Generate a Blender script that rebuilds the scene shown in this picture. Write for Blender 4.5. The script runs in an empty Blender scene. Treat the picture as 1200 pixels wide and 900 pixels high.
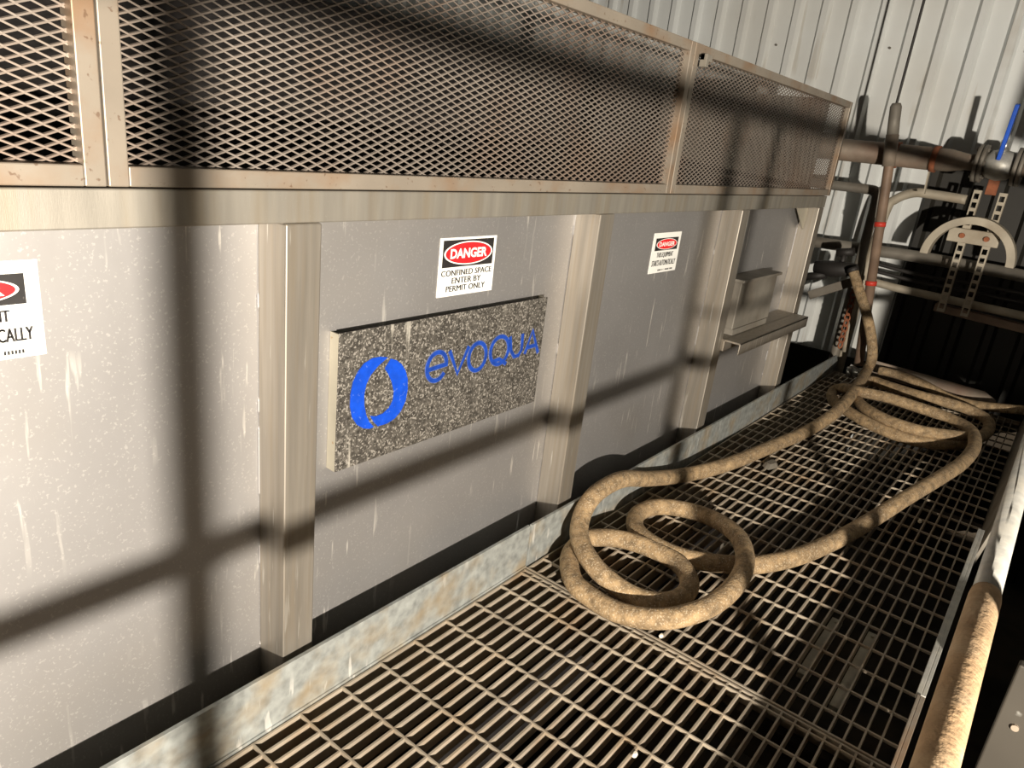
import bpy, math, random
from mathutils import Vector, Matrix
random.seed(7)
S = 1.10            # metres per modelling unit (camera height above the grating)
scn = bpy.context.scene
COL = scn.collection
# ------------------------------------------------------------------ camera
R = [[0.6211504, -0.77581799, 0.11080895], [-0.19438259, -0.28949419, -0.93723451], [0.75920194, 0.56062426, -0.33062494]]
F = 846.292
cam_d = bpy.data.cameras.new('camera'); cam = bpy.data.objects.new('camera', cam_d); COL.objects.link(cam)
m = Matrix(((R[0][0], -R[1][0], -R[2][0]), (R[0][1], -R[1][1], -R[2][1]), (R[0][2], -R[1][2], -R[2][2]))).to_4x4()
m.translation = Vector((0, 0, S)); cam.matrix_world = m
cam_d.sensor_width = 36; cam_d.lens = F / 1200 * 36; cam_d.clip_start = 0.005
scn.camera = cam
# ------------------------------------------------------------------ light
w = bpy.data.worlds.new('world'); scn.world = w; w.use_nodes = True
w.node_tree.nodes['Background'].inputs[0].default_value = (1.0, 0.93, 0.82, 1)
w.node_tree.nodes['Background'].inputs[1].default_value = 0.016
ld = bpy.data.lights.new('work_lamp', 'POINT'); ld.energy = 1000; ld.color = (1.0, 0.90, 0.77)
ld.shadow_soft_size = 0.036
lo = bpy.data.objects.new('work_lamp_light', ld); COL.objects.link(lo); lo.location = (-.6*S, -1.41*S, .75*S)
scn.view_settings.view_transform = 'Standard'; scn.view_settings.look = 'None'
scn.view_settings.exposure = 0; scn.view_settings.gamma = 1; scn.view_settings.use_curve_mapping = False

# ------------------------------------------------------------------ materials
MATS = {}
def nd(nt, t, **k):
    n = nt.nodes.new(t)
    for a, b in k.items(): setattr(n, a, b)
    return n
def mat(name, base, rough=.6, metal=0., var=.12, scale=8, dirt=None, dirt_amt=0., dirt_scale=3,
        streak=None, streak_amt=0., streak_thr=.62, streak_xyz=(60, 60, 3), speck=None, speck_amt=0, speck_scale=120,
        speck_thr=.64, bump=0., bump_scale=60, stretch=(1, 1, 1), spec=.5):
    if name in MATS: return MATS[name]
    M = bpy.data.materials.new(name); M.use_nodes = True; nt = M.node_tree; L = nt.links.new
    bs = nt.nodes['Principled BSDF']; bs.inputs['Roughness'].default_value = rough
    bs.inputs['Metallic'].default_value = metal; bs.inputs['Specular IOR Level'].default_value = spec
    tc = nd(nt, 'ShaderNodeTexCoord')
    def noise(sc, xyz=(1, 1, 1), det=4, off=0.):
        mp = nd(nt, 'ShaderNodeMapping'); mp.inputs['Scale'].default_value = xyz; mp.inputs['Location'].default_value = (off, off*.7, off*.3)
        L(tc.outputs['Object'], mp.inputs[0])
        n = nd(nt, 'ShaderNodeTexNoise'); n.inputs['Scale'].default_value = sc; n.inputs['Detail'].default_value = det
        L(mp.outputs[0], n.inputs['Vector']); return n.outputs['Fac']
    def mr(v, a, b, c=0., d=1.):
        r = nd(nt, 'ShaderNodeMapRange'); L(v, r.inputs[0])
        for i, x in enumerate((a, b, c, d)): r.inputs[1+i].default_value = x
        return r.outputs[0]
    def mix(f, c1, c2):
        mx = nd(nt, 'ShaderNodeMix', data_type='RGBA')
        if isinstance(f, float): mx.inputs[0].default_value = f
        else: L(f, mx.inputs[0])
        for s, c in ((6, c1), (7, c2)):
            if isinstance(c, tuple): mx.inputs[s].default_value = (*c, 1)
            else: L(c, mx.inputs[s])
        return mx.outputs[2]
    lo_ = tuple(max(0, c*(1-var*1.6)) for c in base); hi = tuple(min(1, c*(1+var)) for c in base)
    col = mix(mr(noise(scale, stretch, 8), .3, .7), lo_, hi)
    if dirt:
        col = mix(mr(noise(dirt_scale, stretch, 6, 3.1), .48, .70, 0, dirt_amt), col, dirt)
    if speck:
        col = mix(mr(noise(speck_scale, (1, 1, 1), 3, 7.7), speck_thr, speck_thr+.06, 0, speck_amt), col, speck)
    if streak:
        a = mr(noise(1, streak_xyz, 3, 1.3), streak_thr, streak_thr+.05)
        b = mr(noise(2.2, (1, 1, 2), 2, 5.), .45, .6)
        mu = nd(nt, 'ShaderNodeMath', operation='MULTIPLY'); L(a, mu.inputs[0]); L(b, mu.inputs[1])
        mu2 = nd(nt, 'ShaderNodeMath', operation='MULTIPLY'); L(mu.outputs[0], mu2.inputs[0]); mu2.inputs[1].default_value = streak_amt
        col = mix(mu2.outputs[0], col, streak)
    L(col, bs.inputs['Base Color'])
    if bump:
        bp = nd(nt, 'ShaderNodeBump'); bp.inputs['Strength'].default_value = bump; bp.inputs['Distance'].default_value = .004
        L(noise(bump_scale, stretch, 6), bp.inputs['Height']); L(bp.outputs[0], bs.inputs['Normal'])
    MATS[name] = M; return M

WHITE = (.85, .83, .78)
m_panel = mat('mill_stainless', (.430, .422, .420), .60, .88, .07, 3, dirt=(.42, .38, .32), dirt_amt=.25, dirt_scale=2.5,
              streak=WHITE, streak_amt=.8, streak_thr=.63, streak_xyz=(70, 70, 6), speck=(.75, .73, .7), speck_amt=.30, speck_scale=230, speck_thr=.61, bump=.05, bump_scale=35)
m_post = mat('brushed_channel', (.35, .32, .275), .50, .72, .10, 2, dirt=(.33, .26, .17), dirt_amt=.35, dirt_scale=2, stretch=(40, 40, 1.5),
             streak=WHITE, streak_amt=.5, streak_thr=.65, streak_xyz=(90, 90, 6), bump=.06, bump_scale=3)
m_band = mat('header_steel', (.42, .395, .345), .52, .75, .12, 2, dirt=(.36, .28, .17), dirt_amt=.4, dirt_scale=1.5, stretch=(18, 18, 1.5), bump=.05,
             speck=(.5, .47, .40), speck_amt=.3, speck_scale=220)
m_frame = mat('guard_frame_steel', (.31, .27, .22), .5, .4, .10, 6, dirt=(.27, .15, .07), dirt_amt=.7, dirt_scale=9, speck=(.12, .06, .03), speck_amt=.6, speck_scale=110, speck_thr=.66)
m_mesh = mat('expanded_metal', (.33, .285, .245), .45, .5, .12, 5, dirt=(.30, .16, .09), dirt_amt=.4, dirt_scale=4)
m_plate = mat('spangled_plate', (.13, .12, .105), .42, .4, .45, 130, dirt=(.05, .045, .04), dirt_amt=.6, dirt_scale=30, streak=(.6, .57, .5), streak_amt=.8, streak_thr=.66,
              streak_xyz=(45, 45, 2.5), speck=(.50, .47, .42), speck_amt=.75, speck_scale=230, speck_thr=.555)
m_plate_edge = mat('plate_flange', (.42, .39, .31), .5, .2, .1, 10, speck=(.3, .16, .05), speck_amt=.7, speck_scale=60, speck_thr=.7)
m_toe = mat('galvanised_toe', (.36, .38, .365), .5, .35, .22, 40, dirt=(.36, .27, .15), dirt_amt=.65, dirt_scale=11, streak=WHITE, streak_amt=.5, streak_thr=.62, streak_xyz=(50, 50, 8), bump=.08, bump_scale=60)
m_grate = mat('grating_steel', (.40, .345, .27), .5, .25, .15, 12, dirt=(.33, .22, .12), dirt_amt=.6, dirt_scale=9, bump=.1)
m_hose = mat('dusty_hose', (.34, .235, .125), .85, 0, .35, 45, dirt=(.17, .12, .07), dirt_amt=.6, dirt_scale=9, speck=(.55, .46, .33), speck_amt=.6, speck_scale=230, speck_thr=.57, bump=.8, bump_scale=170)
m_dust = mat('dusty_pipe', (.42, .28, .155), .95, 0, .14, 25, dirt=(.62, .48, .32), dirt_amt=.6, dirt_scale=14, bump=.8, bump_scale=90)
m_galv = mat('galvanised_pipe', (.46, .455, .42), .45, .3, .12, 30, dirt=(.62, .58, .48), dirt_amt=.4, dirt_scale=20, bump=.2, bump_scale=120)
m_wall = mat('painted_sheet', (.80, .83, .82), .5, 0, .05, 2, dirt=(.50, .44, .34), dirt_amt=.25, dirt_scale=1.2, streak=(.42, .36, .27), streak_amt=.35, streak_thr=.6, streak_xyz=(14, 14, .8))
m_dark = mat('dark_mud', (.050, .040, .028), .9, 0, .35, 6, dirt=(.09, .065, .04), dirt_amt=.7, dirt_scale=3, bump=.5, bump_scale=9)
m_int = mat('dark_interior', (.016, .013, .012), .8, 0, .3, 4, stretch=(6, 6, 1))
m_pipe = mat('weathered_pipe', (.30, .245, .19), .65, .15, .22, 7, dirt=(.20, .09, .05), dirt_amt=.5, dirt_scale=6, bump=.25)
m_pgrey = mat('dull_grey_pipe', (.24, .22, .185), .6, .2, .2, 8, dirt=(.13, .10, .07), dirt_amt=.5, dirt_scale=6, bump=.2)
m_light = mat('tan_bent_pipe', (.46, .41, .32), .6, .1, .15, 8, dirt=(.24, .17, .10), dirt_amt=.5, dirt_scale=8)
m_riser = mat('brown_riser', (.24, .165, .115), .6, .05, .2, 9, dirt=(.20, .12, .08), dirt_amt=.5, dirt_scale=8)
m_rust = mat('rusty_clamp', (.32, .11, .05), .85, 0, .3, 20, bump=.4)
m_black = mat('black_rubber', (.025, .022, .02), .6, 0, .2, 10)
m_red = mat('red_tape', (.62, .05, .03), .5, 0, .12, 20)
m_blue = mat('blue_enamel', (.01, .10, .62), .4, 0, .12, 20)
m_logo = mat('blue_vinyl', (.003, .060, .50), .45, 0, .12, 60, speck=(.10, .18, .55), speck_amt=.5, speck_scale=140, speck_thr=.64)
m_letter = mat('blue_letter_vinyl', (.008, .050, .33), .45, 0, .2, 60)
m_logo_edge = mat('scuffed_blue_edge', (.10, .14, .34), .5, 0, .25, 90)
m_white = mat('white_vinyl', (.86, .86, .82), .45, 0, .03, 8)
m_sblack = mat('sticker_black', (.020, .018, .018), .5, 0, .2, 40, speck=(.3, .28, .26), speck_amt=.4, speck_scale=160, speck_thr=.66)
m_sred = mat('sticker_red', (.78, .015, .02), .45, 0, .08, 20)
m_silver = mat('silver_fitting', (.6, .6, .58), .3, .8, .1, 20)
m_equip = mat('equipment_grey', (.060, .053, .042), .6, .1, .12, 5, speck=(.5, .5, .46), speck_amt=.5, speck_scale=20, speck_thr=.74)
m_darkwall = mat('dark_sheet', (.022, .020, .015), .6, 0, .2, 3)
m_clip = mat('pale_saddle_plate', (.85, .80, .66), .6, .1, .1, 20)

# ------------------------------------------------------------------ geometry helpers (modelling units)
def pt(px, py, x):                      # a point of the photograph on the vertical plane at distance x
    a, b = (px-600)/F, (py-450)/F
    v = [R[0][i]*a + R[1][i]*b + R[2][i] for i in range(3)]
    t = x/v[0]; return (v[0]*t, v[1]*t, 1+v[2]*t)
def gp(px, py, z=0):                    # the same on a horizontal plane
    a, b = (px-600)/F, (py-450)/F
    v = [R[0][i]*a + R[1][i]*b + R[2][i] for i in range(3)]
    t = (z-1)/v[2]; return (v[0]*t, v[1]*t, z)
class MB:
    def __init__(s): s.v = []; s.f = []
    def add(s, vs, fs):
        o = len(s.v); s.v += [tuple(v) for v in vs]; s.f += [tuple(i+o for i in f) for f in fs]; return s
    def box(s, x0, x1, y0, y1, z0, z1):
        return s.add([(x0,y0,z0),(x1,y0,z0),(x1,y1,z0),(x0,y1,z0),(x0,y0,z1),(x1,y0,z1),(x1,y1,z1),(x0,y1,z1)],
                     [(0,3,2,1),(4,5,6,7),(0,1,5,4),(1,2,6,5),(2,3,7,6),(3,0,4,7)])
    def bar(s, a, b, w, h, up=(0,0,1)):  # rectangular bar from a to b
        a, b = Vector(a), Vector(b); d = (b-a).normalized(); u = Vector(up)
        sd = d.cross(u).normalized(); u = sd.cross(d).normalized()
        c = []
        for p in (a, b):
            for i, j in ((-1,-1),(1,-1),(1,1),(-1,1)): c.append(p + sd*i*w/2 + u*j*h/2)
        return s.add(c, [(0,1,2,3),(7,6,5,4),(0,4,5,1),(1,5,6,2),(2,6,7,3),(3,7,4,0)])
    def tube(s, path, r, n=16, caps=True):
        P = [Vector(p) for p in path]; rs = r if isinstance(r, (list, tuple)) else [r]*len(P)
        T = []
        for i in range(len(P)):
            d = P[min(i+1, len(P)-1)] - P[max(i-1, 0)]
            T.append(d.normalized())
        u = T[0].orthogonal().normalized(); o = len(s.v)
        for i, p in enumerate(P):
            u = (u - T[i]*u.dot(T[i])).normalized(); v = T[i].cross(u)
            for k in range(n):
                a = 2*math.pi*k/n; s.v.append(tuple(p + (u*math.cos(a) + v*math.sin(a))*rs[i]))
        for i in range(len(P)-1):
            for k in range(n):
                k2 = (k+1) % n; s.f.append((o+i*n+k, o+i*n+k2, o+(i+1)*n+k2, o+(i+1)*n+k))
        if caps:
            s.f.append(tuple(o+k for k in reversed(range(n)))); s.f.append(tuple(o+(len(P)-1)*n+k for k in range(n)))
        return s
    def extr(s, poly, y0, y1):           # polygon in x,z extruded along y (front y0)
        n = len(poly); o = [(p[0], y0, p[1]) for p in poly] + [(p[0], y1, p[1]) for p in poly]
        return s.add(o, [tuple(range(n)), tuple(reversed(range(n, 2*n)))] + [(i, i+n, (i+1) % n + n, (i+1) % n) for i in range(n)])
    def ribbon(s, pts, wd, y0, y1, closed=False):   # constant-width stroke in the x,z plane
        n = len(pts); L, Rr = [], []
        for i in range(n):
            a = Vector(pts[(i-1) % n] if closed or i > 0 else pts[0]); b = Vector(pts[(i+1) % n] if closed or i < n-1 else pts[-1])
            d = (b-a).normalized(); q = Vector((-d.y, d.x)); p = Vector(pts[i])
            L.append(p+q*wd/2); Rr.append(p-q*wd/2)
        o = len(s.v)
        for a, b in zip(L, Rr): s.v += [(a.x,y0,a.y),(b.x,y0,b.y),(b.x,y1,b.y),(a.x,y1,a.y)]
        for i in range(n if closed else n-1):
            j = (i+1) % n
            for k in range(4): s.f.append((o+4*i+k, o+4*i+(k+1) % 4, o+4*j+(k+1) % 4, o+4*j+k))
        if not closed: s.f += [(o,o+3,o+2,o+1), (o+4*(n-1),o+4*(n-1)+1,o+4*(n-1)+2,o+4*(n-1)+3)]
        return s
    def build(s, name, material, parent=None, loc=None, bevel=0, smooth=False):
        base = Vector(root_loc(parent)) if parent else Vector(loc or (0, 0, 0))
        me = bpy.data.meshes.new(name); me.from_pydata([tuple((Vector(v)-base)*S) for v in s.v], [], s.f); me.update()
        import bmesh
        bm = bmesh.new(); bm.from_mesh(me); bmesh.ops.recalc_face_normals(bm, faces=bm.faces); bm.to_mesh(me); bm.free()
        me.materials.append(material)
        o = bpy.data.objects.new(name, me); COL.objects.link(o)
        if parent: o.parent = parent
        else: o.location = base*S
        if smooth:
            for p in me.polygons: p.use_smooth = len(p.vertices) == 4
        if bevel:
            b = o.modifiers.new('bevel', 'BEVEL'); b.width = bevel*S; b.segments = 2; b.limit_method = 'ANGLE'
        return o
def root_loc(o):
    while o.parent: o = o.parent
    return tuple(Vector(o.location)/S)
def thing(name, label, cat, loc, group=None):
    o = bpy.data.objects.new(name, None); COL.objects.link(o); o.location = Vector(loc)*S; o.empty_display_size = .1
    o['label'] = label; o['category'] = cat
    if group: o['group'] = group
    return o
def tag(o, label, cat, group=None):
    o['label'] = label; o['category'] = cat
    if group: o['group'] = group
    return o
def struct(o): o['kind'] = 'structure'; return o
def smooth_path(pts, n=6, closed=False):
    P = [Vector(p) for p in pts]; out = []
    for i in range(len(P)-1):
        p0, p1, p2, p3 = P[max(i-1, 0)], P[i], P[i+1], P[min(i+2, len(P)-1)]
        for k in range(n):
            t = k/n
            out.append(.5*((2*p1) + (p2-p0)*t + (2*p0-5*p1+4*p2-p3)*t*t + (3*p1-p0-3*p2+p3)*t**3))
    out.append(P[-1]); return out
def text(txt, name, material, parent, x0, x1, z0, z1, y, bold=.02, depth=.0006):
    c = bpy.data.curves.new('t', 'FONT'); c.body = txt; c.offset = bold; c.resolution_u = 3
    o = bpy.data.objects.new('t', c); COL.objects.link(o); bpy.context.view_layer.update()
    me = bpy.data.meshes.new_from_object(o.evaluated_get(bpy.context.evaluated_depsgraph_get()))
    vs = [v.co.copy() for v in me.vertices]; fs = [tuple(p.vertices) for p in me.polygons]
    bpy.data.objects.remove(o); bpy.data.curves.remove(c); bpy.data.meshes.remove(me)
    ax, bx = min(v.x for v in vs), max(v.x for v in vs); az, bz = min(v.y for v in vs), max(v.y for v in vs)
    b = MB()
    for k in ((0,) if bold > .01 else (-.0006, 0, .0006)):
        b.add([(x0+(v.x-ax)/(bx-ax)*(x1-x0)+k, y-abs(k)*.05, z0+(v.y-az)/(bz-az)*(z1-z0)) for v in vs], fs)
    return b.build(name, material, parent)

# ------------------------------------------------------------------ setting
XW = 4.46
b = MB(); prof = []
y = -3.0; pitch = .152; y0w = 1.2-pitch*30
k = 0; ys = []
yy = y0w
while yy < 7:
    prof += [(XW, yy), (XW-.0, yy+.088), (XW-.030, yy+.104), (XW-.030, yy+.134)]; yy += pitch
for i, (x, yv) in enumerate(prof): b.v += [(x, yv, -1.0), (x, yv, 5.0)]
for i in range(len(prof)-1): b.f.append((2*i, 2*i+1, 2*i+3, 2*i+2))
for i, (x, yv) in enumerate(prof): b.v += [(x+.02, yv, -1.0), (x+.02, yv, 5.0)]
n2 = 2*len(prof)
for i in range(len(prof)-1): b.f.append((n2+2*i, n2+2*i+2, n2+2*i+3, n2+2*i+1))
struct(b.build('wall_back', m_wall))
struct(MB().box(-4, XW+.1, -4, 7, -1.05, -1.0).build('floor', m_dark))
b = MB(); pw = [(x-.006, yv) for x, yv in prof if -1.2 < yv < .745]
for x, yv in pw: b.v += [(x, yv, -1), (x, yv, 1.12), (x+.004, yv, -1), (x+.004, yv, 1.12)]  # dark sheet carried on below the grating in place of shade there
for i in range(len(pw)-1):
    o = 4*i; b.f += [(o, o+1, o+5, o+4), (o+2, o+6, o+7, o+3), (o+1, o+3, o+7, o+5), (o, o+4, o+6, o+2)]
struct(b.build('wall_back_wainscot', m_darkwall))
struct(MB().box(XW-.05, XW-.036, .75, 4, -1, -.02).build('wall_base_shade', m_darkwall))  # dark strips standing in for shade on the wall below the grating
struct(MB().box(XW-.05, XW-.036, -4, -1.2, -1, -.02).build('wall_base_shade', m_darkwall))
# fixing screws of the wall sheets
b = MB()
for yv in [y0w+pitch*i+.05 for i in range(25, 44, 4)]:
    for zv in (1.62,): b.tube([(XW-.012, yv, zv), (XW-.001, yv, zv)], .006, 8)
struct(b.build('trim_1', m_pgrey))
# unseen slab added beyond the railing to keep lamp light off the lower floor
o = struct(MB().box(-3.5, 4.2, -4, -.26, -.05, -.01).build('floor_shade_slab', m_dark))

# ------------------------------------------------------------------ steel enclosure
PY, PF = .93, .862
enc = thing('steel_enclosure', 'long grey steel tank enclosure with vertical channels along the left of the walkway', 'enclosure', (1.4, 1.2, -1.0))
POSTS = [-.219, .604, 1.427, 2.27, 3.07]; PW = .061
edges = [-.9] + POSTS[1:]
for i in range(4):
    a = -.9 if i == 0 else POSTS[i]+PW/2
    c = POSTS[i+1]+PW/2
    MB().box(a, c-.0005, PY, PY+.006, -.12, .86).build('side_panel', m_panel, enc)
for x in POSTS:
    q = MB().box(x, x+PW, PF, PY, -.12, .843)
    q.build('upright_channel', m_post, enc, bevel=.0025)
# weld beads along the channels
for x in POSTS[1:]:
    q = MB(); zs = [.02+.006*k for k in range(137)]
    rr = []; cur = .0006
    for k in range(137):
        if random.random() < .16: cur = random.choice((.0004, .0004, .0006, .0020))
        rr.append(cur)
    q.tube([(x-.0006, PY-.0008, z) for z in zs], rr, 6)
    q.build('weld_seam', m_panel, enc)
MB().box(-.9, 3.15, .866, .95, .843, .888).build('header_beam', m_band, enc, bevel=.002)
MB().box(3.13, 3.145, .94, 2.0, -1.0, 1.25).build('end_panel', m_pgrey, enc)
MB().box(-.9, 3.14, .95, .96, -1.0, -.10).build('base_shade_sheet', m_int, enc)  # near-black sheet standing in for the shade below the side panels
MB().box(-.9, 3.15, 1.66, 1.68, -1.0, 1.25).build('rear_panel', m_int, enc)
MB().box(-.9, 3.13, .97, 1.66, .80, .81).build('inner_shelf', m_int, enc)
q = MB()
pass
MB().extr([(2.93, .842), (3.069, .842), (3.069, .75)], .905, .91).build('gusset', m_plate_edge, enc)
# horizontal channel with the box between the last two uprights
MB().box(2.335, 3.07, .80, .86, .405, .412).box(2.335, 3.07, .80, .804, .370, .412).box(2.335, 3.07, .855, PY, .370, .412).build('cross_channel', m_post, enc, bevel=.0015)

jb = thing('junction_box', 'small dull steel box sitting on the cross channel between the last two uprights', 'box', (2.55, .87, .412))
MB().box(2.40, 2.75, .862, .890, .435, .600).build('box_body', m_pgrey, jb, bevel=.003)
MB().box(2.39, 2.77, .852, PY-.001, .600, .610).build('box_lid', m_pgrey, jb, bevel=.002)
MB().box(2.44, 2.70, .890, PY-.001, .413, .59).build('standoff', m_int, jb)
MB().box(2.41, 2.74, .862, .92, .413, .434).build('base_rail', m_pgrey, jb)

# lifting shackle
q = MB(); c = (2.385, .915, .80)
q.tube([(c[0]+.014*math.sin(t), c[1], c[2]-.03*math.cos(t)) for t in [i*math.pi/8 for i in range(17)]], .004, 8, False)
q.tube([(c[0], c[1]-.01, c[2]+.03), (c[0], PY, c[2]+.03)], .006, 8)
tag(q.build('shackle', m_rust, loc=(2.385, PY, .80), smooth=True), 'small rusty ring hanging on the panel just right of the third upright', 'shackle')

# expanded metal guards
def guard(x0, x1, label, latch=False):
    g = thing('mesh_guard', label, 'mesh guard', ((x0+x1)/2, .868, .89), 'expanded metal guards above the header beam')
    z0, z1, fw = .891, 1.243, .0225; yf, yb = .856, .884
    MB().box(x0+fw+.001, x1-fw-.001, yf+.0005, yb, z0, z0+fw).build('bottom_rail', m_frame, g, bevel=.0015)
    MB().box(x0+fw+.001, x1-fw-.001, yf+.0005, yb, z1-fw, z1).build('top_rail', m_frame, g, bevel=.0015)
    for a in (x0+.001, x1-fw-.001):
        MB().box(a, a+fw, yf, yb, z0, z1).build('stile', m_frame, g, bevel=.0015)
    q = MB(); lx, lz = .0277, .01155; ya = .872
    nx = int((x1-x0)/lx*2)+1; nz = int((z1-z0)/lz)+1
    t, wd = .0024, .0026
    # each strand row is a zigzag; neighbouring rows meet at the bonds
    for r in range(1, nz*2+4):
        zc = z0 + .012 + r*lz/2
        if zc > z1-.010: break
        vs = []; fs = []
        for i in range(nx+1):
            x = x0+.012 + i*lx/2
            if x > x1-.012: break
            up = 1 if (i+r) % 2 else -1
            zz = zc + up*(lz/4-.0003)
            yo = ya + (.0003 if up > 0 else -.0003)
            k = len(vs)
            vs += [(x, yo-wd/2, zz-t/2-.0004), (x, yo+wd/2, zz-t/2+.0007), (x, yo+wd/2, zz+t/2+.0004), (x, yo-wd/2, zz+t/2-.0007)]
            if k: fs += [(k-4+j, k-4+(j+1) % 4, k+(j+1) % 4, k+j) for j in range(4)]
        q.add(vs, fs)
    q.build('expanded_mesh', m_mesh, g)
    if latch:
        MB().box(x0+.03, x0+.075, yf-.012, yf, z1-.035, z1-.02).box(x0+.03, x0+.045, yf-.018, yf, z1-.05, z1-.02).build('latch', m_pgrey, g, bevel=.001)
    return g
guard(-.90, .371, 'mesh guard cut by the left edge of the photo, left of the double stile')
guard(.371, 1.735, 'longest lit mesh guard, spanning the middle of the enclosure top')
guard(1.735, 3.15, 'mesh guard at the far end beside the corrugated wall', True)

# name plate with ring logo
X0, X1, Z0, Z1, YF = .738, 1.322, .402, .655, .905
npl = thing('name_plate', 'dark mottled metal tray sign with blue ring logo and blue lettering on the panel', 'sign', ((X0+X1)/2, PY, Z0))
MB().box(X0, X1, YF, YF+.003, Z0, Z1).build('plate', m_plate, npl, bevel=.001)
for a in (X0, X1-.003): MB().box(a, a+.003, YF+.003, PY-.0005, Z0, Z1-.002).build('side_flange', m_plate_edge, npl)
MB().box(X0+.003, X1-.003, YF+.003, PY-.0005, Z0, Z0+.003).build('bottom_flange', m_plate_edge, npl)
def lp(px, py):
    v = pt(px, py, 1); t = YF/v[1]; return (v[0]*t, 1+(v[2]-1)*t)
def zp(u, v): return lp(380+u*280/1145, 340+v*220/900)     # coordinates read off the enlarged plate
left = [zp(*p) for p in [(303,322),(270,318),(230,325),(190,350),(160,390),(136,440),(124,500),(122,560),(132,610),(155,645),(185,662),(215,664),(236,655),
                         (215,632),(200,600),(190,550),(190,500),(200,450),(222,405),(255,365)]]
right = [zp(*p) for p in [(318,328),(345,335),(370,355),(388,385),(398,425),(398,475),(388,530),(365,580),(335,615),(300,638),(255,652),(235,632),(218,602),
                          (245,604),(280,590),(310,562),(328,525),(332,485),(322,440),(305,400),(288,376)]]
lg = MB(); lg.extr(left, YF-.0012, YF-.0001); lg.build('ring_logo', m_logo, npl)
lg = MB(); lg.extr(right, YF-.0012, YF-.0001); lg.build('ring_logo', m_logo, npl)
def arc(cx, cy, rx, ry, a0, a1, n=24, sk=-.0):
    return [(cx+rx*math.cos(math.radians(a0+(a1-a0)*i/n)), cy-ry*math.sin(math.radians(a0+(a1-a0)*i/n)) + sk*rx*math.cos(math.radians(a0+(a1-a0)*i/n))) for i in range(n+1)]
K = -.42
letters = {
 'letter_e': [[(497,383),(590,352)] , arc(537,365,47,66,0,318,24,K)],
 'letter_v': [[(600,290),(636,400),(692,268)]],
 'letter_o': [arc(732,318,42,64,0,360,28,K)],
 'letter_q': [arc(838,288,44,64,0,360,28,K), [(800,345),(836,330),(868,352)]],
 'letter_u': [[(890,222),(893,290),(908,318),(928,312),(944,285),(950,208)]],
 'letter_a': [[(958,306),(998,192),(1022,300)], [(968,275),(1012,262)]]}
for nm, strokes in letters.items():
    q = MB(); e = MB()
    for s_ in strokes:
        pts = [zp(*p) for p in s_]; cl = Vector(s_[0]) == Vector(s_[-1]) or (abs(s_[0][0]-s_[-1][0]) < .5 and abs(s_[0][1]-s_[-1][1]) < .5)
        if cl: pts = pts[:-1]
        off = .0002*strokes.index(s_); q.ribbon(pts, .0080, YF-.0016-off, YF-.0004, cl); e.ribbon(pts, .0104, YF-.0009-off*.5, YF-.0002, cl)
    lt = q.build(nm, m_letter, npl); e.build('letter_edge', m_logo_edge, lt)

# warning stickers
def sticker(x0, x1, z0, z1, lines, label, skew=0, small=False, tall=.62):
    s = thing('danger_sticker', label, 'sticker', ((x0+x1)/2, PY, z0), 'danger stickers on the enclosure')
    MB().box(x0, x1, PY-.0012, PY-.0002, z0, z1).build('backing', m_white, s)
    W, H = x1-x0, z1-z0; mx = W*(.09 if small else .05); hz0 = z0+H*(.56 if small else .50); hz1 = z1-H*(.13 if small else .04)
    MB().box(x0+mx, x1-mx, PY-.0016, PY-.0012, hz0, hz1).build('header', m_sblack, s)
    cx, cz = (x0+x1)/2, (hz0+hz1)/2; rx, rz = W/2-mx*1.4, (hz1-hz0)/2*.88
    def el(k): return [(cx+rx*k*math.cos(t), cz+rz*(k-.04*(k < 1))*math.sin(t)) for t in [i*math.pi/24 for i in range(48)]]
    MB().extr(el(1), PY-.0020, PY-.0016).build('oval_border', m_white, s)
    MB().extr(el(.94), PY-.0024, PY-.0020).build('red_oval', m_sred, s)
    text('DANGER', 'danger_lettering', m_white, s, cx-rx*.76, cx+rx*.76, cz-rz*.42, cz+rz*.42, PY-.0027, .035)
    n = len(lines); top = hz0-H*.04; bot = z0+H*(.14 if small else .05); lh = (top-bot)/n
    for i, (ln, fr) in enumerate(lines):
        zt = top-i*lh
        text(ln, 'lettering', m_sblack, s, cx-W*fr/2, cx+W*fr/2, zt-lh*.80, zt-lh*.06, PY-.0015, .0)
    if small:
        q = MB()
        for i in range(26):
            if random.random() < .8: q.box(x0+W*(.30+.022*i), x0+W*(.30+.022*i+.013), PY-.0016, PY-.0012, z0+H*.045, z0+H*.085)
        q.build('fine_print', m_sblack, s)
    return s
sticker(.985, 1.148, .683, .796, [('CONFINED SPACE', .90), ('ENTER BY', .52), ('PERMIT ONLY', .70)], 'danger sticker reading confined space, above the blue logo plate')
EQ = [('THIS EQUIPMENT', .60), ('STARTS AUTOMATICALLY', .86)]
sticker(1.834, 2.002, .661, .775, EQ, 'danger sticker about automatic starting, between the second and third full uprights', small=True)
sticker(.150, .318, .686, .800, EQ, 'danger sticker cut by the left edge of the photo', small=True)

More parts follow.
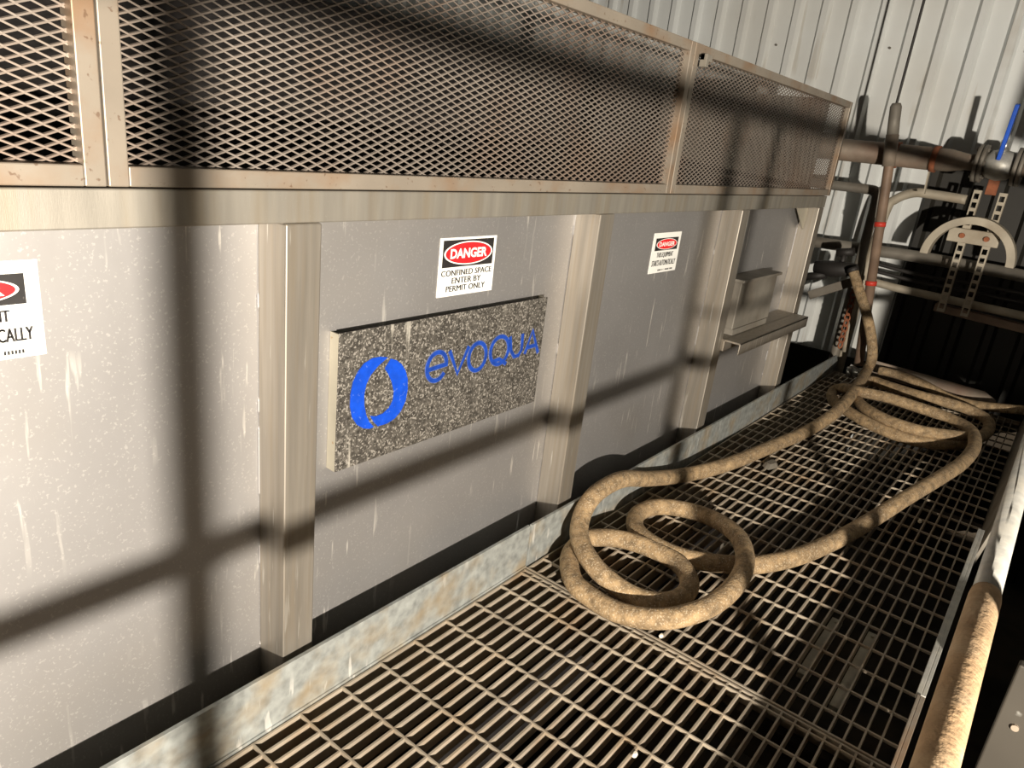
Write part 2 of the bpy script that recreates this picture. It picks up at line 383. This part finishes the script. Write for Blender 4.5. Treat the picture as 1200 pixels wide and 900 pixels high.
# ------------------------------------------------------------------ walkway
def grating(x0, x1, rods, label):
    g = thing('grating_panel', label, 'floor grating', ((x0+x1)/2, .42, -.03), 'walkway grating panels')
    q = MB(); y = .829
    while y > .002:
        q.box(x0+.003, x1-.003, y-.0019, y+.0019, -.030, 0); y -= .0276
    q.build('bearing_bars', m_grate, g)
    q = MB()
    for x in rods: q.box(x-.0022, x+.0022, -.003, .831, -.006, .0008)
    q.build('cross_rods', m_grate, g, bevel=.0008)
    for x in (x0, x1-.0045): MB().box(x, x+.0045, -.003, .832, -.030, .0004).build('end_bar', m_grate, g)
gx = [.617+.0925*k for k in range(-14, 7)]
grating(-.70, 1.268, gx+[1.250], 'nearest steel grating panel, in front of the hose coil')
grating(1.274, 3.93, [1.34+.0905*k for k in range(29)], 'far steel grating panel under the coiled hose')
for (xa, xb, y, lab) in ((1.40, 1.73, .123, 'pale plate seen through the grating, the one nearer the railing'), (1.45, 1.72, .205, 'pale plate seen through the grating, the one farther from the railing')):
    q = MB().box(xa, xb, y-.0125, y+.0125, -.045, -.032)
    q.tube([(xb-.02, y, -.033), (xb-.02, y, -.028)], .004, 8)
    tag(q.build('saddle_plate', m_clip, loc=((xa+xb)/2, y, -.045), bevel=.001), lab, 'plate', 'plates under the grating')
# bearers below the grating
for i, x in enumerate((-.2, 1.27, 2.6, 3.9)):
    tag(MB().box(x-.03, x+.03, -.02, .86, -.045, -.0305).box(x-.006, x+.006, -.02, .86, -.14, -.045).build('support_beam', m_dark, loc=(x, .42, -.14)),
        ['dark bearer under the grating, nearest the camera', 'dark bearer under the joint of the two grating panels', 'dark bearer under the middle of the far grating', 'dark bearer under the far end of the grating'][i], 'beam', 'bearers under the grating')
# toe boards
tag(MB().box(-.9, 1.2765, .837, .845, -.03, .114).box(-.9, 1.2765, .8335, .837, -.03, .004).build('toe_board', m_toe, loc=(.2, .84, -.03), bevel=.001),
    'pale galvanised toe board along the enclosure, nearer of the two lengths', 'toe board', 'toe boards')
q = MB()
q.add([(1.283,.837,-.03),(3.80,.837,-.03),(3.98,.837,.02),(3.98,.837,.045),(3.93,.837,.085),(1.283,.837,.112),
       (1.283,.845,-.03),(3.80,.845,-.03),(3.98,.845,.02),(3.98,.845,.045),(3.93,.845,.085),(1.283,.845,.112)],
      [(0,1,2,3,4,5),(11,10,9,8,7,6)]+[(i,i+6,(i+1) % 6+6,(i+1) % 6) for i in range(6)])
tag(q.build('toe_board', m_toe, loc=(2.6, .84, -.03), bevel=.001), 'galvanised toe board along the enclosure, the farther length beside the hose coil', 'toe board', 'toe boards')
# right-hand toe boards
q = MB().box(-.7, 1.36, -.0125, -.0045, -.03, .110).box(-.7, 1.36, -.0045, .001, .085, .110)
tag(q.build('toe_board', m_frame, loc=(.5, -.01, -.03), bevel=.001), 'rusty right-hand toe board at the bottom edge of the photo', 'toe board', 'toe boards')
q = MB().box(1.37, 2.25, -.0125, -.0055, -.03, .105).box(1.37, 2.25, -.0055, .0035, .094, .105)
tag(q.build('toe_board', m_galv, loc=(1.8, -.01, -.03), bevel=.001), 'bright narrow right-hand toe board beside the dusty rail pipe', 'toe board', 'toe boards')
q = MB()
q.add([(2.24,-.0035,-.03),(3.95,-.0035,-.03),(3.95,-.026,.118),(2.24,-.026,.118),(2.24,-.012,-.03),(3.95,-.012,-.03),(3.95,-.035,.118),(2.24,-.035,.118)],
      [(0,1,2,3),(7,6,5,4),(0,4,5,1),(1,5,6,2),(2,6,7,3),(3,7,4,0)])
tag(q.build('toe_board', m_pgrey, loc=(3.1, -.01, -.03), bevel=.001), 'dull grey leaning right-hand toe board at the far end', 'toe board', 'toe boards')
a, c = gp(1022, 426, .05), gp(1172, 466, .05)
q = MB(); XB = 3.97
yA, yB = .70, .12
q.add([(XB,yA,.02),(XB,yB,.02),(XB,yB-.01,.035),(XB,yB,.06),(XB,yB+.05,.085),(XB,yA,.10)] + [(XB+.01,yA,.02),(XB+.01,yB,.02),(XB+.01,yB-.01,.035),(XB+.01,yB,.06),(XB+.01,yB+.05,.085),(XB+.01,yA,.10)],
      [(0,1,2,3,4,5),(11,10,9,8,7,6)]+[(i,i+6,(i+1) % 6+6,(i+1) % 6) for i in range(6)])
tag(q.build('toe_board', m_pipe, loc=(XB, .4, -.01), bevel=.001), 'tan kick plate across the far end behind the hose coils', 'toe board', 'toe boards')

# railing
YR = -.031
rl = thing('guard_railing', 'galvanised pipe railing with a dust-covered mid rail along the right edge', 'railing', (1.0, YR, -.12))
P_ = [(x, YR, .5) for x in [-1.2+.05*i for i in range(46)]]
MB().tube([(-1.2, YR, .5), (1.03, YR, .5), (1.045, YR, .5)], [.0185, .0185, .0175], 32).build('dusty_mid_rail', m_dust, rl, smooth=True)
MB().tube([(1.03, YR, .5), (3.93, YR, .5)], .0165, 32).build('mid_rail', m_galv, rl, smooth=True)
YO = -.2
MB().tube([(-1.2, YO, .952), (3.93, YO, .952)], .019, 24).build('handrail', m_galv, rl, smooth=True)
for x in (-.035, .842, 1.434, 3.6):
    MB().tube([(x, YO, -.12), (x, YO, .952)], .015 if x > 1 else .0185, 20).build('railing_post', m_galv, rl, smooth=True)
MB().tube([(1.02, YO, .62), (1.02, YO, .952)], .013, 16).build('railing_post', m_galv, rl, smooth=True)
MB().tube([(.842, YO, .62), (1.434, YO, .62)], .006, 10).build('thin_rod', m_galv, rl, smooth=True)
for x in (-.9, 3.6): MB().tube([(x, YO, .5), (x, YR, .5)], .0165, 16).build('rail_arm', m_galv, rl, smooth=True)

# bracket beyond the railing, then an unseen column added to block lamp light
eh = thing('mounting_bracket', 'grey steel bracket plate with one bolt beyond the railing, bottom right corner', 'bracket', (1.40, -.36, -.008))
MB().box(1.388, 1.410, -.60, -.120, -.008, .235).build('mounting_plate', m_equip, eh, bevel=.003)
MB().tube([(1.383, -.148, .118), (1.388, -.148, .118)], .006, 12).build('bolt', m_pipe, eh)
eq = thing('shade_column', 'unseen tall grey column with side box, added beyond the railing to shade the far wall', 'column', (2.1, -.6, -.01))
MB().box(2.06, 2.14, -.70, -.60, -.008, 1.0).build('column_neck', m_equip, eq, bevel=.004)
MB().box(2.00, 2.14, -.95, -.28, .36, .68).build('side_box', m_equip, eq, bevel=.004)  # sized to cast shade on the low pipes and struts
MB().box(2.03, 2.16, -.95, -.43, 1.0, 1.8).build('column_head', m_equip, eq, bevel=.004)  # sized to darken the upper right of the far wall

# ------------------------------------------------------------------ hoses
HR = .0235; HZ = .0265
def hp(px, py, z=None): 
    z = HR if z is None else z
    return gp(px, py, z)
path = [pt(999, 314, 3.8), pt(1006, 338, 3.78), pt(1015, 366, 3.75), pt(1021, 395, 3.74), pt(1022, 418, 3.72)]
zz = .09
for p, z in [((1017,432),.10),((1005,452),.085),((985,478),.06),((950,503),HZ),((900,525),HZ),((850,545),HZ),((800,557),.026),((760,561),.073),((733,561),.123),
          ((712,569),.135),((694,583),.125),((682,604),.094),((679,630),.074),((693,659),.062),((716,682),.04),((742,698),HZ),((770,706),HZ),((795,702),HZ),((808,686),HZ),((799,664),HZ),
          ((774,648),HZ),((744,636),HZ),((714,630),HZ),((687,632),HZ),((671,645),HZ),((667,662),HZ),((674,684),HZ),((697,703),HZ),((726,718),.03),((762,725),.04),((800,722),.05),
          ((836,708),.06),((862,685),.07),((873,660),.07),((868,634),.06),((850,616),.045),((823,603),.03),((790,595),HZ),((764,595),HZ),((746,604),HZ),((746,621),HZ),
          ((766,638),.03),((797,652),HZ),((831,659),HZ),((865,662),HZ),((895,661),HZ),((935,652),HZ),((978,634),HZ),((1017,612),.035),((1058,586),.055),((1098,562),.068),
          ((1128,542),.07),((1142,522),.07),((1137,504),.065),((1112,490),.06),((1078,478),.07),((1040,466),.08),((1012,460),.09),((990,455),.06),((977,458),HZ),
          ((976,468),HZ),((992,481),HZ),((1022,498),HZ),((1060,513),HZ),((1096,520),HZ),((1130,519),HZ),((1155,508),HZ),((1158,494),.03),((1140,482),.04),((1110,472),.06),((1075,463),.06),((1040,452),.05),
          ((1020,446),.045),((1004,452),.04),((1005,470),.05),((1030,488),.06),((1070,503),.065),((1110,510),.06),((1132,512),.05)]:
    path.append(hp(*p, z))
sp = smooth_path(path, 7)
h = thing('hose', 'long dusty tan rubber hose looped on the grating and coiled at the far end', 'hose', (2.0, .45, 0))
MB().tube(sp, HR, 20).build('hose_body', m_hose, h, smooth=True)
MB().tube([sp[0], sp[1], sp[2]], .027, 16).build('end_fitting', m_black, h, smooth=True)
# second hose at the back
path = [pt(1030,434,3.90), pt(1055,440,3.90), pt(1085,452,3.90), pt(1112,466,3.88), pt(1140,474,3.86), pt(1180,479,3.82), pt(1205,481,3.84)]
tag(MB().tube(smooth_path(path, 7), HR*.9, 18).build('hose', m_hose, loc=(3.8, .45, 0), smooth=True), 'tan hose lying along the far kick plate behind the coils', 'hose')
# silver coupling on the floor
c = gp(1006, 437, .05)
q = MB().tube([(c[0], c[1]+.03, .045), (c[0], c[1]-.02, .06)], .022, 16)
cp = thing('hose_coupling', 'small shiny silver coupling at the foot of the leaning brown pipe', 'coupling', (c[0], c[1], 0))
q.build('coupling_body', m_silver, cp, smooth=True)
MB().bar((c[0]-.03, c[1]+.04, .085), (c[0]-.02, c[1]-.04, .06), .008, .012).build('cam_lever', m_silver, cp)
MB().tube([(c[0], c[1]+.03, .045), (c[0], c[1]+.05, .04)], .028, 16).build('collar', m_silver, cp, smooth=True)

# ------------------------------------------------------------------ piping on the far wall
# leaning brown pipe with cable
ri = thing('riser_pipe', 'leaning brown pipe with red bands and a coupling on top by the far wall', 'pipe', pt(1006, 432, 3.85))
T0, T1 = pt(1047, 160, 3.85), pt(1006, 428, 3.85)
MB().tube([pt(1049, 138, 3.85), T0, T1], [.020, .022, .022], 18).build('pipe_body', m_riser, ri, smooth=True)
MB().tube([pt(1050.5, 121, 3.85), pt(1050, 125, 3.85), pt(1048, 140, 3.85), pt(1046, 158, 3.85)], [.018, .025, .025, .026], 18).build('top_coupling', m_pgrey, ri, smooth=True)
MB().tube([pt(1046, 158, 3.85), pt(1041, 195, 3.85)], .028, 18).build('upper_sleeve', m_pipe, ri, smooth=True)
for yy in (255, 324):
    f = (yy-160)/(428-160); p = Vector(T0).lerp(Vector(T1), f); q2 = Vector(T0).lerp(Vector(T1), f+.02)
    MB().tube([p, q2], .026, 18).build('red_band', m_red, ri, smooth=True)
tag(MB().tube([pt(1050.5, 122, 3.85), pt(1083, 0, 3.85), pt(1110, -100, 3.85)], .006, 8).build('cable', m_black, loc=pt(1050, 122, 3.85)), 'thin black cable rising from the leaning brown pipe up the wall', 'cable')

XP = 3.98
mp = thing('main_pipe', 'thick weathered horizontal pipe across the far wall, feeding the blue handled valve', 'pipe', (XP, .8, 1.09))
MB().tube([(XP, 1.75, 1.085), (XP, .68, 1.088)], .052, 28).build('pipe_body', m_pipe, mp, smooth=True)
MB().tube([(XP, .68, 1.088), (XP, .60, 1.089), (XP, .53, 1.09), (XP, .4955, 1.09)], [.052, .050, .036, .036], 28).build('reducer', m_pipe, mp, smooth=True)
for y in (.83, .66):
    MB().tube([(XP, y+.012, 1.088), (XP, y-.012, 1.088)], .060, 24).build('pipe_clamp', m_rust, mp, smooth=True)
MB().bar((XP-.05, .66, 1.03), (XP-.05, .655, .93), .028, .006).build('hanger_plate', m_light, mp)
v = thing('valve', 'grey flanged ball valve with a long blue lever handle', 'valve', (XP, .42, 1.09))
for y in (.485, .465, .335, .315):
    MB().tube([(XP, y+.008, 1.09), (XP, y-.008, 1.09)], .082, 26).build('flange', m_pgrey, v, smooth=True)
q = MB().tube([(XP, .46, 1.09), (XP, .44, 1.09), (XP, .40, 1.09), (XP, .36, 1.09), (XP, .34, 1.09)], [.04, .06, .068, .06, .04], 22)
q.build('valve_body', m_galv, v, smooth=True)
for k in range(6):
    a = k*math.pi/3
    MB().tube([(XP+.066*math.cos(a), .50, 1.09+.066*math.sin(a)), (XP+.066*math.cos(a), .45, 1.09+.066*math.sin(a))], .009, 8).build('flange_bolt', m_pgrey, v)
MB().tube([(XP-.02, .40, 1.14), (XP-.05, .40, 1.19)], .018, 12).build('stem', m_silver, v, smooth=True)
A_, B_ = Vector(pt(1170, 187, 3.92)), Vector(pt(1193, 122, 3.87))
h_ = MB().bar(A_, B_, .016, .030, (1, 0, 0)); h_.build('lever_handle', m_blue, v, bevel=.003)
MB().tube([(XP, .31, 1.09), (XP, -.4, 1.09)], .04, 20).build('outlet_pipe', m_pipe, v, smooth=True)

def pipe(label, pts, r, mt, loc, n=6, name='small_pipe', cat='pipe', group=None):
    return tag(MB().tube(smooth_path(pts, n), r, 14).build(name, mt, loc=loc, smooth=True), label, cat, group)
X4 = 4.06
pipe('grey pipe elbowing down between the enclosure end and the brown pipe', [(X4, 1.6, .912), (X4, 1.2, .912), (X4, .93, .915), (X4, .895, .905), (X4, .880, .87), (X4, .878, .6), (X4, .878, -.3)], .024, m_pgrey, (X4, .88, -.3))
pipe('pale tan pipe bending over from vertical to horizontal above the arch', [(4.10, .845, -.2), (4.10, .845, .5), (4.10, .83, .82), (4.10, .80, .885), (4.10, .73, .925), (4.10, .66, .93), (4.10, .5, .925)], .022, m_light, (4.1, .845, -.2))
pipe('thick grey pipe running level behind the brown pipe at mid height', [(4.21, 1.6, .60), (4.21, 1.2, .603), (4.21, .85, .613), (4.21, .58, .620), (4.21, .1, .615)], .030, m_pgrey, (4.14, .9, .6))
pipe('tan level pipe low on the far wall, right of the brown pipe', [(4.14, .84, .465), (4.14, .70, .455), (4.14, .50, .45), (4.14, .0, .44)], .020, m_light, (4.14, .6, .46))
tag(MB().bar(pt(948, 346, 4.0), pt(1000, 330, 4.0), .02, .045).build('brace_bar', m_pgrey, loc=pt(948, 346, 4.0), bevel=.003), 'short grey flat bar leading from the enclosure end to the pipes', 'bar')
tag(MB().bar((4.16, .50, .40), (4.16, -.2, .37), .05, .04).build('angle_rail', m_riser, loc=(4.16, .2, .38), bevel=.004), 'dark brown level rail low on the far wall at the right edge', 'rail')
pipe('upper thin black cable between the two struts and the brown pipe', [(4.18, .9, .56), (4.18, .6, .535), (4.18, .3, .54), (4.18, -.2, .53)], .010, m_black, (4.18, .5, .54), name='cable', cat='cable')
pipe('lower thin black cable just above the low tan pipe', [(4.18, .9, .52), (4.18, .6, .50), (4.18, .3, .50), (4.18, -.2, .49)], .010, m_black, (4.18, .5, .50), name='cable', cat='cable')
# pale leaning rail with red chain
pipe('pale slender post carrying the rusty red chain', [pt(1009, 330, 4.02), pt(998, 370, 4.02), pt(989, 412, 4.02)], .012, m_light, pt(989, 412, 4.02), 3, 'slender_post', 'post')
ch = thing('chain', 'rusty red chain hanging in front of the pale slender post', 'chain', pt(984, 405, 3.97))
A_, B_ = Vector(pt(1006, 322, 3.97)), Vector(pt(984, 407, 3.97)); N = 13; Ln = (B_-A_)/N; d = Ln.normalized(); s1 = Vector((0, 1, 0)).cross(d).normalized(); s0 = d.cross(s1)
for k in range(N):
    c0 = A_+Ln*(k+.5); sd = s0 if k % 2 else (s0*.6+s1*.6)
    MB().tube([c0 + d*math.cos(t)*Ln.length*.66 + sd*math.sin(t)*.013 for t in [i*math.pi/6 for i in range(13)]], .0042, 6, False).build('chain_link', m_rust, ch, smooth=True)
# black gate valve silhouette
gv = thing('gate_valve', 'small black valve where the long hose starts, beside the enclosure end', 'valve', pt(985, 318, 3.9))
MB().tube([pt(955, 312, 3.9), pt(975, 315, 3.9), pt(1002, 316, 3.85)], [.03, .042, .03], 16).build('valve_body', m_black, gv, smooth=True)
MB().tube([pt(985, 316, 3.9), pt(990, 296, 3.9)], .014, 10).build('stem', m_black, gv, smooth=True)
MB().tube([pt(981, 296, 3.9), pt(1001, 295, 3.9)], .02, 12).build('hand_wheel', m_black, gv, smooth=True)
MB().tube([pt(945, 324, 3.9), pt(968, 322, 3.9)], .02, 12).build('inlet', m_black, gv, smooth=True)
# slotted struts
for y, lab in ((.457, 'perforated steel strut under the valve, the one nearer the brown pipe'), (.355, 'perforated steel strut under the valve, the one nearer the right edge')):
    q = MB(); x0 = 4.03
    for dy in (-.016, .010): q.box(x0, x0+.004, y+dy, y+dy+.006, .40, .975)
    z = .40
    while z < .97: q.box(x0, x0+.004, y-.010, y+.010, z, z+.015); z += .040
    q.box(x0+.004, x0+.035, y-.016, y-.013, .40, .975); q.box(x0+.004, x0+.035, y+.013, y+.016, .40, .975)
    tag(q.build('slotted_strut', m_light, loc=(x0, y, .40)), lab, 'strut', 'slotted struts')
tag(MB().box(4.040, 4.06, .385, .43, .96, 1.035).build('strut_bracket', m_rust, loc=(4.05, .4, .95), bevel=.003), 'small rusty bracket between the tops of the two perforated struts, under the valve', 'bracket')
# half-round hose hanger
hg = thing('hose_hanger', 'pale half-round hose hanger mounted on the two perforated struts', 'hanger', (4.0, .42, .66))
q = MB(); n = 28; cy, cz, r0, r1 = .412, .665, .158, .192
vs = []; 
for i in range(n+1):
    a = math.pi*i/n
    for rr in (r0, r1):
        for xx in (3.93, 4.02): vs.append((xx, cy+rr*math.cos(a), cz+rr*1.02*math.sin(a)))
fs = []
for i in range(n):
    o = 4*i
    fs += [(o, o+4, o+5, o+1), (o+2, o+3, o+7, o+6), (o, o+2, o+6, o+4), (o+1, o+5, o+7, o+3)]
fs += [(0, 1, 3, 2), (4*n, 4*n+2, 4*n+3, 4*n+1)]
q.add(vs, fs); q.build('half_ring', m_light, hg, bevel=.002)
MB().box(4.0, 4.028, .31, .52, .735, .80).build('mount_plate', m_light, hg, bevel=.003)
for y in (.46, .36): MB().tube([(3.985, y, .768), (4.0, y, .768)], .012, 8).build('bolt', m_rust, hg)

# bits of debris on the grating
def scrap(px, py, rx, ry, mt, name, label, cat):
    c = gp(px, py, .004); n = 9; vs = []
    for k in range(n):
        a = 2*math.pi*k/n; rr = random.uniform(.7, 1.15)
        vs.append((c[0]+rx*rr*math.cos(a), c[1]+ry*rr*math.sin(a), .0015+random.uniform(0, .002)))
    top = [(c[0]+(v[0]-c[0])*.6, c[1]+(v[1]-c[1])*.6, .006+min(rx, ry)*.5) for v in vs]
    q = MB(); q.add(vs+top, [tuple(range(n)), tuple(range(n, 2*n))]+[(k, (k+1) % n, (k+1) % n+n, k+n) for k in range(n)])
    tag(q.build(name, mt, loc=(c[0], c[1], .001)), label, cat)
scrap(903, 545, .045, .022, m_pgrey, 'debris_clump', 'flat grey-brown clump on the far grating between hose and toe board', 'debris')
scrap(1078, 611, .011, .007, m_clip, 'debris_chip', 'small pale chip on the grating right of the hose', 'debris')
scrap(775, 745, .007, .005, m_clip, 'debris_chip', 'small pale chip on the grating just below the near hose coil', 'debris')
scrap(744, 884, .007, .005, m_clip, 'debris_chip', 'small pale chip at the bottom edge of the near grating', 'debris')
